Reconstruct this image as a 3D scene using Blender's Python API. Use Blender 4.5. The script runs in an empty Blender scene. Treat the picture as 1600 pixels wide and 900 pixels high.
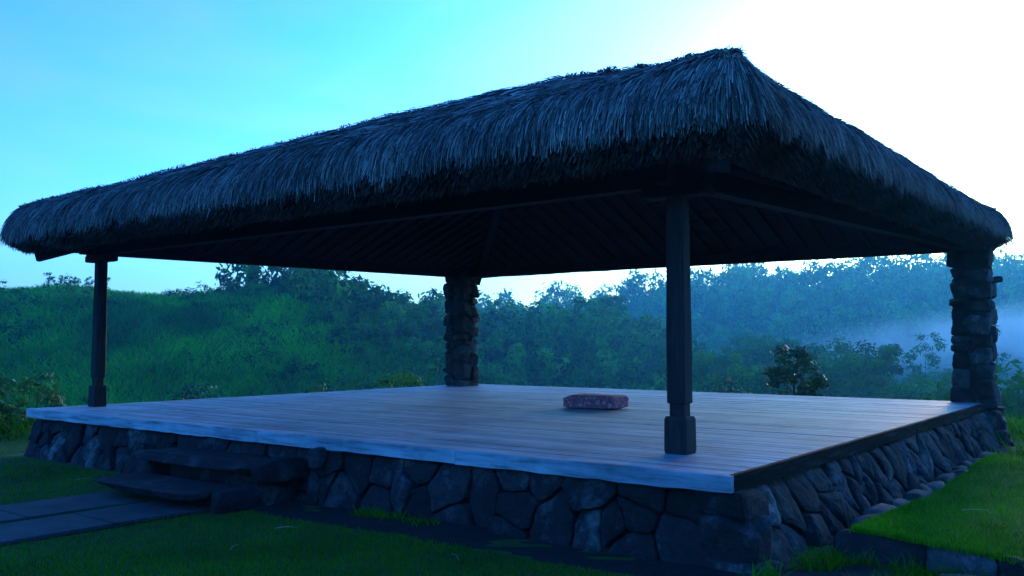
import bpy, math, random
import numpy as np
from math import radians, sin, cos, pi, sqrt, exp

# ------------------------------------------------------------------ camera, sky, sun, exposure
scene = bpy.context.scene
col = scene.collection
YAW, PITCH = -0.6539, 0.0618
CX, CY, CZ = 2.6328, -5.9775, 1.60
cam_d = bpy.data.cameras.new("camera"); cam = bpy.data.objects.new("camera", cam_d); col.objects.link(cam)
cam.location = (CX, CY, CZ)
cam.rotation_euler = (pi/2 + PITCH, 0, -YAW)
cam_d.sensor_width = 36.0; cam_d.lens = 1390.7/1600*36.0
cam_d.clip_start = 0.05; cam_d.clip_end = 4000
scene.camera = cam

SUN_EL, SUN_AZ = radians(6.5), radians(-7.5)          # azimuth from +Y towards +X
world = bpy.data.worlds.new("World"); scene.world = world; world.use_nodes = True
wn, wl = world.node_tree.nodes, world.node_tree.links
wn.clear()
w_out = wn.new("ShaderNodeOutputWorld"); w_bg = wn.new("ShaderNodeBackground")
w_sky = wn.new("ShaderNodeTexSky"); w_sky.sky_type = 'NISHITA'; w_sky.sun_disc = False
w_sky.sun_elevation = SUN_EL; w_sky.sun_rotation = SUN_AZ
w_sky.altitude = 300; w_sky.air_density = 1.0; w_sky.dust_density = 2.6; w_sky.ozone_density = 3.0
w_hs = wn.new("ShaderNodeHueSaturation"); w_hs.inputs['Saturation'].default_value = 1.38
w_tint = wn.new("ShaderNodeMixRGB"); w_tint.blend_type = 'MULTIPLY'; w_tint.inputs[0].default_value = 1.0
w_tint.inputs[2].default_value = (0.335, 0.755, 1.42, 1)
wl.new(w_sky.outputs[0], w_hs.inputs['Color']); wl.new(w_hs.outputs[0], w_tint.inputs[1])
# thin high cloud over the whole sky
w_tc = wn.new("ShaderNodeTexCoord"); w_mp = wn.new("ShaderNodeMapping"); w_mp.inputs['Scale'].default_value = (1.0, 1.0, 3.2); w_mp.inputs['Rotation'].default_value = (0.25, 0.1, 0.4)
w_no = wn.new("ShaderNodeTexNoise"); w_no.inputs['Scale'].default_value = 2.4; w_no.inputs['Detail'].default_value = 6; w_no.inputs['Roughness'].default_value = .5; w_no.inputs['Distortion'].default_value = .5
w_rm = wn.new("ShaderNodeValToRGB"); w_rm.color_ramp.elements[0].position = .40; w_rm.color_ramp.elements[1].position = .66
w_rm.color_ramp.elements[0].color = (0,0,0,1); w_rm.color_ramp.elements[1].color = (.5,.5,.5,1)
w_bw = wn.new("ShaderNodeRGBToBW"); w_cl = wn.new("ShaderNodeMixRGB"); w_cl.blend_type = 'MULTIPLY'; w_cl.inputs[0].default_value = 1.0; w_cl.inputs[2].default_value = (.46, 1.02, 1.8, 1)
w_mx = wn.new("ShaderNodeMixRGB")
wl.new(w_tc.outputs['Generated'], w_mp.inputs[0]); wl.new(w_mp.outputs[0], w_no.inputs['Vector']); wl.new(w_no.outputs[0], w_rm.inputs[0])
wl.new(w_tint.outputs[0], w_bw.inputs[0]); wl.new(w_bw.outputs[0], w_cl.inputs[1])
wl.new(w_rm.outputs[0], w_mx.inputs[0]); wl.new(w_tint.outputs[0], w_mx.inputs[1]); wl.new(w_cl.outputs[0], w_mx.inputs[2])
wl.new(w_mx.outputs[0], w_bg.inputs[0]); wl.new(w_bg.outputs[0], w_out.inputs[0])
w_bg.inputs[1].default_value = 0.15

sun_d = bpy.data.lights.new("sun", 'SUN'); sun_d.energy = 0.4; sun_d.angle = radians(5); sun_d.color = (1.0, 0.58, 0.3)
sun = bpy.data.objects.new("sun", sun_d); col.objects.link(sun); sun.location = (-20, 60, 30)
sun.rotation_euler = (pi/2 - SUN_EL, 0, pi - SUN_AZ)

vs = scene.view_settings
scene.display_settings.display_device = 'sRGB'
vs.view_transform = 'Standard'; vs.look = 'None'; vs.gamma = 1.0; vs.use_curve_mapping = False
vs.exposure = 2.35
scene.render.engine = 'CYCLES'
scene.cycles.use_denoising = True
scene.cycles.max_bounces = 6; scene.cycles.diffuse_bounces = 3; scene.cycles.volume_bounces = 1
scene.cycles.transparent_max_bounces = 6; scene.cycles.sample_clamp_indirect = 6

# ------------------------------------------------------------------ helpers
rng = np.random.default_rng(11); random.seed(11)
RX, RY = cos(YAW), -sin(YAW)             # a: to the right of the standing point, b: straight away from it
FX, FY = sin(YAW), cos(YAW)
def wxy(a, b): return CX + RX*a + FX*b, CY + RY*a + FY*b
def ab(x, y): return (x-CX)*RX + (y-CY)*RY, (x-CX)*FX + (y-CY)*FY
def sstep(e0, e1, x):
    t = np.clip((np.asarray(x, float)-e0)/(e1-e0), 0, 1); return t*t*(3-2*t)

def finish(me, mat, smooth=False):
    if mat: me.materials.append(mat)
    if smooth: me.polygons.foreach_set('use_smooth', np.ones(len(me.polygons), dtype=bool))
    me.update()
    return me
def link(name, me, parent=None, label=None, cat=None, group=None, kind=None, loc=None):
    o = bpy.data.objects.new(name, me); col.objects.link(o)
    if parent: o.parent = parent
    if loc is not None: o.location = loc
    if label: o['label'] = label
    if cat: o['category'] = cat
    if group: o['group'] = group
    if kind: o['kind'] = kind
    return o
def mesh(name, V, F, mat, smooth=False):
    me = bpy.data.meshes.new(name); me.from_pydata([tuple(map(float, v)) for v in V], [], F)
    return finish(me, mat, smooth)
def npmesh(name, V, F, mat, smooth=False, tint=None):
    """V (n,3) array, F (m,k) int array with k = 3 or 4"""
    me = bpy.data.meshes.new(name); V = np.asarray(V, np.float32); F = np.asarray(F, np.int32)
    k = F.shape[1]
    me.vertices.add(len(V)); me.vertices.foreach_set('co', V.ravel())
    me.loops.add(F.size); me.loops.foreach_set('vertex_index', F.ravel())
    me.polygons.add(len(F)); me.polygons.foreach_set('loop_start', np.arange(0, F.size, k, dtype=np.int32))
    try: me.polygons.foreach_set('loop_total', np.full(len(F), k, np.int32))
    except Exception: pass
    if tint is not None:
        at = me.attributes.new('tint', 'FLOAT', 'POINT'); at.data.foreach_set('value', np.asarray(tint, np.float32))
    finish(me, mat, smooth); me.validate()
    return me
def box_vf(x0, x1, y0, y1, z0, z1):
    V = [(x0,y0,z0),(x1,y0,z0),(x1,y1,z0),(x0,y1,z0),(x0,y0,z1),(x1,y0,z1),(x1,y1,z1),(x0,y1,z1)]
    F = [(0,3,2,1),(4,5,6,7),(0,1,5,4),(1,2,6,5),(2,3,7,6),(3,0,4,7)]
    return V, F
def bevel_box(sx, sy, sz, b):
    """box centred on the origin with chamfered edges: 24 corners"""
    import bmesh
    bm = bmesh.new(); bmesh.ops.create_cube(bm, size=1.0)
    for v in bm.verts: v.co.x *= sx; v.co.y *= sy; v.co.z *= sz
    bmesh.ops.bevel(bm, geom=bm.edges[:], offset=b, segments=1, affect='EDGES', profile=0.5)
    V = [tuple(v.co) for v in bm.verts]; bm.verts.index_update(); F = [tuple(v.index for v in f.verts) for f in bm.faces]
    bm.free(); return V, F
def bar_vf(p, q, w, h, up=(0,0,1)):
    """square bar between two points"""
    p, q, up = map(lambda t: np.array(t, float), (p, q, up))
    d = q-p; d /= np.linalg.norm(d); s = np.cross(d, up); s /= np.linalg.norm(s); u = np.cross(s, d)
    V = []
    for c in (p, q):
        for a, b in ((-1,-1),(1,-1),(1,1),(-1,1)): V.append(c + s*a*w/2 + u*b*h/2)
    return V, [(0,1,2,3),(7,6,5,4),(0,4,5,1),(1,5,6,2),(2,6,7,3),(3,7,4,0)]
def fnoise(P, s, seed):
    """cheap smooth 3D noise in -1..1 built from sines"""
    r = np.random.default_rng(seed); P = np.asarray(P, float)*s; o = np.zeros(len(P))
    for i in range(5):
        k = r.normal(size=3)*(1+.5*i); o += np.sin(P@k + r.uniform(0, 6.28))/(1+.4*i)
    return o/2.6
def rock_vf(dx, dy, dz, seed, n=5, p=5.0, amp=.06):
    """irregular boulder: a cube grid pulled to a superellipsoid, then broken up"""
    V = {}; F = []
    def idx(i, j, k):
        key = (i, j, k)
        if key not in V: V[key] = len(V)
        return V[key]
    for ax in range(3):
        for side in (0, n):
            for i in range(n):
                for j in range(n):
                    q = []
                    for a, b in ((i,j),(i+1,j),(i+1,j+1),(i,j+1)):
                        c = [0,0,0]; c[ax] = side; c[(ax+1)%3] = a; c[(ax+2)%3] = b; q.append(idx(*c))
                    F.append(tuple(q if side else q[::-1]))
    P = np.array(list(V.keys()), float)/n*2-1
    P = np.sign(P)*np.abs(P)**.85
    L = (np.abs(P)**p).sum(1)**(1/p); P = P/L[:,None]
    r = np.random.default_rng(seed)
    sh = r.uniform(-.16, .16, (3,3)); np.fill_diagonal(sh, 0)
    P = P + P@sh*.6
    for _ in range(4):                                  # chop flat facets
        nn = r.normal(size=3); nn /= np.linalg.norm(nn); h = r.uniform(.86, 1.12)
        d = P@nn - h; P -= np.outer(np.maximum(d, 0), nn)
    P = P*(1+amp*fnoise(P, 1.7, seed+1)[:,None]+amp*.5*fnoise(P, 4.5, seed+2)[:,None])
    return P*np.array([dx, dy, dz])/2, F

# ------------------------------------------------------------------ materials
def mat_new(name):
    m = bpy.data.materials.new(name); m.use_nodes = True
    nt = m.node_tree; nt.nodes.clear()
    o = nt.nodes.new("ShaderNodeOutputMaterial"); b = nt.nodes.new("ShaderNodeBsdfPrincipled")
    nt.links.new(b.outputs[0], o.inputs[0]); b.inputs['Specular IOR Level'].default_value = .3
    return m, nt, b, o
def N(nt, t, **kw):
    n = nt.nodes.new(t)
    for k, v in kw.items():
        if k in n.inputs.keys(): n.inputs[k].default_value = v
        else: setattr(n, k, v)
    return n
def ramp(nt, src, stops):
    r = nt.nodes.new("ShaderNodeValToRGB"); e = r.color_ramp.elements
    while len(e) < len(stops): e.new(.5)
    for i, (p, c) in enumerate(stops): e[i].position = p; e[i].color = (*c, 1) if len(c) == 3 else c
    nt.links.new(src, r.inputs[0]); return r
def coords(nt, scale=(1,1,1), kind='Object'):
    tc = nt.nodes.new("ShaderNodeTexCoord"); mp = nt.nodes.new("ShaderNodeMapping"); mp.inputs['Scale'].default_value = scale
    if kind == 'World':
        g = nt.nodes.new("ShaderNodeNewGeometry"); nt.links.new(g.outputs['Position'], mp.inputs[0])
    else: nt.links.new(tc.outputs[kind], mp.inputs[0])
    return mp.outputs[0]
def mixc(nt, a, b, fac, mode='MIX'):
    m = nt.nodes.new("ShaderNodeMixRGB"); m.blend_type = mode
    for i, s in ((1, a), (2, b)):
        if isinstance(s, tuple): m.inputs[i].default_value = (*s, 1)
        else: nt.links.new(s, m.inputs[i])
    if isinstance(fac, (int, float)): m.inputs[0].default_value = fac
    else: nt.links.new(fac, m.inputs[0])
    return m.outputs[0]
def bump(nt, b, src, strength, dist):
    n = N(nt, "ShaderNodeBump", Strength=strength, Distance=dist); nt.links.new(src, n.inputs['Height']); nt.links.new(n.outputs[0], b.inputs['Normal'])

def stone_mat(name, dark, mid, pale, scale=1.0):
    m, nt, b, _ = mat_new(name); v = coords(nt, (scale,)*3, 'World')
    n1 = N(nt, "ShaderNodeTexNoise", Scale=5.0, Detail=9.0, Roughness=.65); nt.links.new(v, n1.inputs['Vector'])
    n2 = N(nt, "ShaderNodeTexNoise", Scale=28.0, Detail=6.0, Roughness=.7); nt.links.new(v, n2.inputs['Vector'])
    n3 = N(nt, "ShaderNodeTexNoise", Scale=2.3, Detail=7.0, Roughness=.75); nt.links.new(v, n3.inputs['Vector'])
    oi = nt.nodes.new("ShaderNodeObjectInfo")
    c = ramp(nt, n1.outputs[0], [(.3, dark), (.7, mid)]).outputs[0]
    lich = ramp(nt, n3.outputs[0], [(.52, (0,0,0)), (.68, (1,1,1))]).outputs[0]
    c = mixc(nt, c, pale, lich)
    c = mixc(nt, c, ramp(nt, n2.outputs[0], [(.3, (.55,.55,.55)), (.7, (1.25,1.25,1.25))]).outputs[0], 1.0, 'MULTIPLY')
    c = mixc(nt, c, ramp(nt, oi.outputs['Random'], [(0, (.45,.47,.45)), (.5, (.75,.75,.78)), (.8, (1.2,1.2,1.2)), (1, (2.4,2.4,2.35))]).outputs[0], 1.0, 'MULTIPLY')
    nt.links.new(c, b.inputs['Base Color']); b.inputs['Roughness'].default_value = .85
    h = mixc(nt, n1.outputs[0], n2.outputs[0], .4); bump(nt, b, h, 1.0, .04)
    return m
M_STONE = stone_mat("stone", (.008,.0085,.009), (.024,.025,.027), (.11,.11,.105))
M_STONE_PILLAR = stone_mat("pillar_stone", (.014,.0145,.015), (.042,.042,.044), (.11,.11,.105), 1.3)
M_KERB = stone_mat("kerb_stone", (.02,.02,.02), (.055,.056,.056), (.13,.13,.125))

def plain_mat(name, c, rough=.9):
    m, nt, b, _ = mat_new(name); v = coords(nt, (1,1,1), 'World')
    n1 = N(nt, "ShaderNodeTexNoise", Scale=9.0, Detail=6.0); nt.links.new(v, n1.inputs['Vector'])
    nt.links.new(ramp(nt, n1.outputs[0], [(.3, tuple(x*.6 for x in c)), (.7, tuple(x*1.35 for x in c))]).outputs[0], b.inputs['Base Color'])
    b.inputs['Roughness'].default_value = rough; bump(nt, b, n1.outputs[0], .5, .02)
    return m
M_MORTAR = plain_mat("mortar", (.025,.024,.022))

def wood_mat(name, dark, mid, pale, axis_scale, rnd=(.75, 1.25), rough=.7):
    m, nt, b, _ = mat_new(name); v = coords(nt, axis_scale, 'World')
    oi = nt.nodes.new("ShaderNodeObjectInfo")
    ad = nt.nodes.new("ShaderNodeVectorMath"); ad.operation = 'ADD'; nt.links.new(v, ad.inputs[0])
    sc = nt.nodes.new("ShaderNodeVectorMath"); sc.operation = 'SCALE'; sc.inputs['Scale'].default_value = 37.0
    cb = nt.nodes.new("ShaderNodeCombineXYZ")
    for i in range(3): nt.links.new(oi.outputs['Random'], cb.inputs[i])
    nt.links.new(cb.outputs[0], sc.inputs[0]); nt.links.new(sc.outputs[0], ad.inputs[1])
    n1 = N(nt, "ShaderNodeTexNoise", Scale=1.0, Detail=8.0, Roughness=.65); nt.links.new(ad.outputs[0], n1.inputs['Vector'])
    n2 = N(nt, "ShaderNodeTexNoise", Scale=.23, Detail=4.0); nt.links.new(ad.outputs[0], n2.inputs['Vector'])
    v3 = coords(nt, (1,1,1), 'World')
    n3 = N(nt, "ShaderNodeTexNoise", Scale=1.1, Detail=8.0, Roughness=.7); nt.links.new(v3, n3.inputs['Vector'])
    c = ramp(nt, n1.outputs[0], [(.28, dark), (.5, mid), (.72, pale)]).outputs[0]
    c = mixc(nt, c, ramp(nt, n2.outputs[0], [(.35, (.72,.72,.74)), (.65, (1.15,1.13,1.1))]).outputs[0], 1.0, 'MULTIPLY')
    c = mixc(nt, c, ramp(nt, n3.outputs[0], [(.34, (.5,.5,.52)), (.58, (1,1,1))]).outputs[0], .9, 'MULTIPLY')
    c = mixc(nt, c, ramp(nt, oi.outputs['Random'], [(0, (rnd[0],)*3), (1, (rnd[1],)*3)]).outputs[0], 1.0, 'MULTIPLY')
    nt.links.new(c, b.inputs['Base Color']); b.inputs['Roughness'].default_value = rough
    bump(nt, b, n1.outputs[0], .45, .006)
    return m
M_PLANK = wood_mat("deck_wood", (.14,.175,.19), (.32,.40,.43), (.43,.52,.55), (2.2, 45, 20), (.78, 1.16), .62)
M_EDGE = wood_mat("edge_wood", (.10,.125,.135), (.34,.41,.44), (.44,.52,.55), (2.0, 20, 26), (.9, 1.1), .7)
M_EDGE_DARK = wood_mat("edge_wood_shaded", (.004,.0043,.004), (.008,.0085,.008), (.07,.072,.07), (14, 2.0, 24), (.8, 1.15), .9)  # shade put into the edge wood's colour, as the right face is brightly lit
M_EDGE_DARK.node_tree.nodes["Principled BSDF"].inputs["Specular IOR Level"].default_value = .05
M_POST = wood_mat("post_wood", (.010,.009,.008), (.024,.021,.019), (.055,.05,.046), (30, 30, 2.0), (.9, 1.1), .8)
M_BEAM = wood_mat("beam_wood", (.005,.0045,.004), (.012,.011,.010), (.03,.028,.026), (6, 6, 20), (.8, 1.2), .8)

def attr_mat(name, stops, rough=.9, trans=0.0, spec=.25, big=None):
    m, nt, b, o = mat_new(name); at = nt.nodes.new("ShaderNodeAttribute"); at.attribute_name = 'tint'
    c = ramp(nt, at.outputs['Fac'], stops).outputs[0]
    if big:
        v = coords(nt, (1,1,1), 'World'); n = N(nt, "ShaderNodeTexNoise", Scale=big[0], Detail=5.0); nt.links.new(v, n.inputs['Vector'])
        c = mixc(nt, c, ramp(nt, n.outputs[0], [(.36, big[1]), (.64, big[2])]).outputs[0], 1.0, 'MULTIPLY')
    oi = nt.nodes.new("ShaderNodeObjectInfo")
    c = mixc(nt, c, ramp(nt, oi.outputs['Random'], [(0, (.75,.8,.8)), (1, (1.25,1.2,1.1))]).outputs[0], 1.0, 'MULTIPLY')
    nt.links.new(c, b.inputs['Base Color']); b.inputs['Roughness'].default_value = rough
    b.inputs['Specular IOR Level'].default_value = spec
    if trans:
        t = nt.nodes.new("ShaderNodeBsdfTranslucent"); nt.links.new(c, t.inputs['Color'])
        mx = nt.nodes.new("ShaderNodeMixShader"); mx.inputs[0].default_value = trans
        nt.links.new(b.outputs[0], mx.inputs[1]); nt.links.new(t.outputs[0], mx.inputs[2]); nt.links.new(mx.outputs[0], o.inputs[0])
    return m
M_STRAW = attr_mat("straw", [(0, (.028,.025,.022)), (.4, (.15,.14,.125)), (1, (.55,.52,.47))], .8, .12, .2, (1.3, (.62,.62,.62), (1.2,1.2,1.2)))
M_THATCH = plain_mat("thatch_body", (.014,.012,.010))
M_GRASS = attr_mat("lawn_grass", [(0, (.02,.10,.003)), (.6, (.05,.30,.004)), (.9, (.09,.26,.01)), (1, (.22,.24,.06))], .9, .35, .05, (.9, (.6,.62,.7), (1.25,1.2,1.0)))
M_LEAF = attr_mat("leaf", [(0, (.010,.035,.003)), (.55, (.024,.085,.006)), (1, (.06,.16,.015))], .45, .25, .4)
M_LEAF_LIGHT = attr_mat("leaf_light", [(0, (.022,.09,.005)), (.55, (.055,.20,.009)), (1, (.10,.28,.015))], .55, .35, .4)
M_FOREST = attr_mat("forest_leaf", [(0, (.01,.05,.005)), (.5, (.03,.165,.010)), (1, (.075,.32,.02))], .85, .25, .08, (.035, (.7,.75,.8), (1.25,1.2,1.1)))
M_TALLGRASS = attr_mat("tall_grass", [(0, (.02,.11,.006)), (.5, (.045,.31,.008)), (1, (.09,.42,.02))], .9, .35, .04, (.07, (.62,.66,.75), (1.9,1.75,1.3)))
M_BARK = plain_mat("bark", (.05,.042,.034))
M_GROUND = plain_mat("hill_ground", (.03,.055,.018)) 
M_SOIL = plain_mat("soil", (.012,.011,.009))
M_STEM = plain_mat("dry_stem", (.30,.27,.20))

def ground_mat():
    m, nt, b, _ = mat_new("ground"); v = coords(nt, (1,1,1), 'World')
    n1 = N(nt, "ShaderNodeTexNoise", Scale=.06, Detail=8.0, Roughness=.6); nt.links.new(v, n1.inputs['Vector'])
    n2 = N(nt, "ShaderNodeTexNoise", Scale=6.0, Detail=8.0, Roughness=.7); nt.links.new(v, n2.inputs['Vector'])
    c = ramp(nt, n1.outputs[0], [(.35, (.016,.055,.005)), (.65, (.034,.12,.009))]).outputs[0]
    c = mixc(nt, c, ramp(nt, n2.outputs[0], [(.3, (.55,.55,.5)), (.7, (1.2,1.2,1.2))]).outputs[0], 1.0, 'MULTIPLY')
    nt.links.new(c, b.inputs['Base Color']); b.inputs['Roughness'].default_value = .95
    bump(nt, b, n2.outputs[0], .6, .03)
    return m
M_GROUND = ground_mat()

def concrete_mat():
    m, nt, b, _ = mat_new("path_concrete"); v = coords(nt, (1,1,1), 'World')
    n1 = N(nt, "ShaderNodeTexNoise", Scale=2.0, Detail=9.0, Roughness=.65); nt.links.new(v, n1.inputs['Vector'])
    n2 = N(nt, "ShaderNodeTexNoise", Scale=70.0, Detail=4.0); nt.links.new(v, n2.inputs['Vector'])
    c = ramp(nt, n1.outputs[0], [(.3, (.018,.020,.019)), (.7, (.066,.068,.067))]).outputs[0]
    c = mixc(nt, c, ramp(nt, n2.outputs[0], [(.3, (.7,.7,.7)), (.7, (1.2,1.2,1.2))]).outputs[0], 1.0, 'MULTIPLY')
    nt.links.new(c, b.inputs['Base Color']); b.inputs['Roughness'].default_value = .8; bump(nt, b, n2.outputs[0], .4, .005)
    return m
M_CONCRETE = concrete_mat()

def cushion_mat():
    m, nt, b, _ = mat_new("cushion_print"); v = coords(nt, (1,1,1), 'Object')
    vo = N(nt, "ShaderNodeTexVoronoi", Scale=16.0); nt.links.new(v, vo.inputs['Vector'])
    n = N(nt, "ShaderNodeTexNoise", Scale=26.0, Detail=5.0); nt.links.new(v, n.inputs['Vector'])
    c = ramp(nt, vo.outputs['Distance'], [(.10, (.62,.14,.16)), (.28, (.66,.34,.34)), (.42, (.58,.12,.14)), (.66, (.42,.12,.17))]).outputs[0]
    c = mixc(nt, c, ramp(nt, n.outputs[0], [(.35, (.6,.6,.6)), (.65, (1.15,1.15,1.15))]).outputs[0], 1.0, 'MULTIPLY')
    nt.links.new(c, b.inputs['Base Color']); b.inputs['Roughness'].default_value = .9; bump(nt, b, n.outputs[0], .4, .006)
    return m
M_CUSHION = cushion_mat()

# ------------------------------------------------------------------ terrain
def hump(x, c, w): return np.exp(-((x-c)/w)**2)
def terrain(x, y):
    x = np.asarray(x, float); y = np.asarray(y, float)
    a, b = (x-CX)*RX + (y-CY)*RY, (x-CX)*FX + (y-CY)*FY
    dx = np.maximum(np.maximum(-13.2-x, x-9), 0); dy = np.maximum(y-10.8, 0)
    p = np.sqrt(dx*dx+dy*dy)
    back = sstep(-30, 5, b)                                   # level ground behind the viewer
    z = -14*sstep(0, 34, p)*back
    far = sstep(20, 55, p)*back
    A = 22.6*hump(b, 138+.10*a, 40)*sstep(14, -30, a)
    B = (17.6+1.2*hump(a, -20, 20))*hump(b, 188, 47)*sstep(-85, -35, a)*sstep(58, 18, a)
    Ca = np.interp(a, [-120, -30, 31, 93, 124, 207, 400], [12, 21, 27, 37, 40.5, 45.5, 47])
    Cc = Ca*np.exp(-(np.minimum(b-430, 0)/92)**2)
    z = z + far*np.maximum(np.maximum(A, B), Cc)
    z = z + far*((.75*np.sin(a*.11+.7)*np.sin(b*.09)+.5*np.sin(a*.23+b*.17)+.4*np.sin(a*.41-b*.31))*np.where(b > 160, 1.8, 1.0))
    z = z + .02*np.sin(x*1.3+.5)*np.sin(y*1.1)*(1-far)
    return z
def tz(x, y): return float(terrain(x, y))

def build_ground():
    rad = np.concatenate([np.linspace(.3, 24, 60), 24*np.exp(np.linspace(.03, np.log(700/24), 120))])
    nth = 240; th = np.linspace(0, 2*pi, nth, endpoint=False)
    Rr, T = np.meshgrid(rad, th, indexing='ij')
    X = CX+Rr*np.sin(T); Y = CY+Rr*np.cos(T); Z = terrain(X, Y)
    V = np.stack([X, Y, Z], -1).reshape(-1, 3); V = np.vstack([V, [[CX, CY, tz(CX, CY)]]])
    i = np.arange(len(rad)-1)[:,None]; j = np.arange(nth)[None]
    F = np.stack([i*nth+j, i*nth+(j+1)%nth, (i+1)*nth+(j+1)%nth, (i+1)*nth+j], -1).reshape(-1, 4)[:, ::-1]
    me = npmesh("ground", V, F, M_GROUND, True)
    link("ground", me, kind='structure')
build_ground()

# soil bed along the wall and in the drain beside it
def sheet(name, poly, z, mat, kind='structure', step=.12, amp=.02, seed=1):
    P = np.array(poly); x0, y0 = P.min(0); x1, y1 = P.max(0)
    nx, ny = int((x1-x0)/step)+2, int((y1-y0)/step)+2
    X, Y = np.meshgrid(np.linspace(x0, x1, nx), np.linspace(y0, y1, ny), indexing='ij')
    V = np.stack([X, Y, np.full_like(X, z)], -1).reshape(-1, 3); V[:,2] += amp*fnoise(V, 4, seed)+amp*.6*fnoise(V, 13, seed+1)
    ed = np.minimum(np.minimum(V[:,0]-x0, x1-V[:,0]), np.minimum(V[:,1]-y0, y1-V[:,1])); V[:,2] -= .09*(1-np.clip(ed/.3, 0, 1))
    i = np.arange(nx-1)[:,None]; j = np.arange(ny-1)[None]
    F = np.stack([i*ny+j, (i+1)*ny+j, (i+1)*ny+j+1, i*ny+j+1], -1).reshape(-1, 4)
    return link(name, npmesh(name, V, F, mat, True), kind=kind)
sheet("soil_bed", [(-8.2, -.85), (1.9, 1.0)], .012, M_SOIL, amp=.03)
sheet("drain_bed", [(-.2, .9), (.75, 9.8)], .02, M_SOIL, amp=.03, seed=5)

# ------------------------------------------------------------------ the pavilion
L, W, ZD = 10.75, 9.93, 0.66
pav = link("pavilion", None, label="open timber pavilion with thick thatched roof on a stone platform", cat="pavilion")
pav.location = (0, 0, 0)

# -- foundation with stones fitted by hand into cells
def clip(poly, nx, ny, c):
    out = []
    for i in range(len(poly)):
        p, q = poly[i], poly[(i+1) % len(poly)]
        dp, dq = nx*p[0]+ny*p[1]-c, nx*q[0]+ny*q[1]-c
        if dp <= 0: out.append(p)
        if dp*dq < 0:
            t = dp/(dp-dq); out.append((p[0]+(q[0]-p[0])*t, p[1]+(q[1]-p[1])*t))
    return out
def cells(seeds, bounds):
    s0, s1, t0, t1 = bounds; res = []
    for i, (x, y) in enumerate(seeds):
        poly = [(s0,t0),(s1,t0),(s1,t1),(s0,t1)]
        for j, (u, v) in enumerate(seeds):
            if i == j or abs(u-x)+abs(v-y) > 2.5: continue
            nx, ny = u-x, v-y; c = (u*u+v*v-x*x-y*y)/2
            poly = clip(poly, nx, ny, c)
            if len(poly) < 3: break
        if len(poly) >= 3: res.append(poly)
    return res
def cell_stone(poly, seed, to3, gap=.007, depth=.09, bulge=.012):
    """one fitted stone: rounded outline, sides going back into the wall, slightly domed and tilted face"""
    r = np.random.default_rng(seed); P = np.array(poly); c = P.mean(0)
    for _ in range(2):                                           # knock the corners off
        Q = np.roll(P, -1, 0); P = np.stack([P*.9+Q*.1, P*.1+Q*.9], 1).reshape(-1, 2)
    d = P-c; ln = np.linalg.norm(d, axis=1, keepdims=True); P = c+d*np.maximum(ln-gap*r.uniform(.7, 1.8), ln*.6)/ln
    n = 30
    seg = np.linalg.norm(np.roll(P, -1, 0)-P, axis=1); cum = np.concatenate([[0], np.cumsum(seg)]); PP = np.vstack([P, P[:1]])
    t = np.linspace(0, cum[-1], n, endpoint=False); P = np.stack([np.interp(t, cum, PP[:,k]) for k in (0,1)], 1)
    Z0 = np.zeros(n); P = P+.022*np.stack([fnoise(np.c_[P, Z0], 7, 901), fnoise(np.c_[P, Z0], 7, 902)], 1)+.008*np.stack([fnoise(np.c_[P, Z0], 21, 903), fnoise(np.c_[P, Z0], 21, 904)], 1)
    tilt = r.uniform(-.17, .17, 2); out = r.uniform(-.025, .03)
    V = []
    for f, h in ((1.0, -depth), (1.0, 0.0), (.95, .014), (.72, .018+bulge*.5), (.38, .018+bulge*.85)):
        q = c+(P-c)*f
        hh = h + (out + (q-c)@tilt if h >= 0 else 0)
        hh = hh + (0 if h < 0 else .018*fnoise(np.c_[q, np.full(n, h)], 8, seed+3) + .010*fnoise(np.c_[q, np.full(n, h)], 24, seed+4))
        for k in range(n): V.append(to3(q[k,0], q[k,1], hh[k] if np.ndim(hh) else hh))
    V.append(to3(c[0], c[1], out+.018+bulge*.9+.012*float(fnoise([[c[0], c[1], 0]], 9, seed+3)[0])))
    F = []
    for k in range(4):
        for i in range(n): F.append((k*n+i, k*n+(i+1)%n, (k+1)*n+(i+1)%n, (k+1)*n+i))
    for i in range(n): F.append((4*n+i, 4*n+(i+1)%n, 5*n))
    return V, F
def relax_seeds(s0, s1, t0, t1, n, seed, aspect=1.0, keep=()):
    r = np.random.default_rng(seed); pts = [tuple(k) for k in keep]
    tries = 0; rad = sqrt((s1-s0)*(t1-t0)/max(n, 1))*.8
    while len(pts) < n+len(keep) and tries < 6000:
        tries += 1
        p = (r.uniform(s0, s1), r.uniform(t0, t1)); rr = rad*r.choice([.5, .75, 1.1, 1.6])*(1-tries/9000)
        if all(((p[0]-q[0])/aspect)**2+(p[1]-q[1])**2 > rr*rr for q in pts): pts.append(p)
    return pts

WT, WB = .535, -.09                                               # top and foot of the stone wall
def front3(s, t, h):                                              # the wall leans in as it rises
    k = (t-WB)/(WT-WB); return (s, -.07+.17*k-h, t)
def right3(s, t, h):
    k = (t-WB)/(WT-WB); return (.24-.30*k+h, s, t)
core_V = [(-10.6,.06,-.3),(.08,.06,-.3),(.08,9.8,-.3),(-10.6,9.8,-.3),(-10.55,.16,.535),(-.12,.16,.535),(-.12,9.75,.535),(-10.55,9.75,.535)]
found = link("foundation_wall", mesh("foundation_wall", core_V, box_vf(0,1,0,1,0,1)[1], M_MORTAR), pav)
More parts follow.
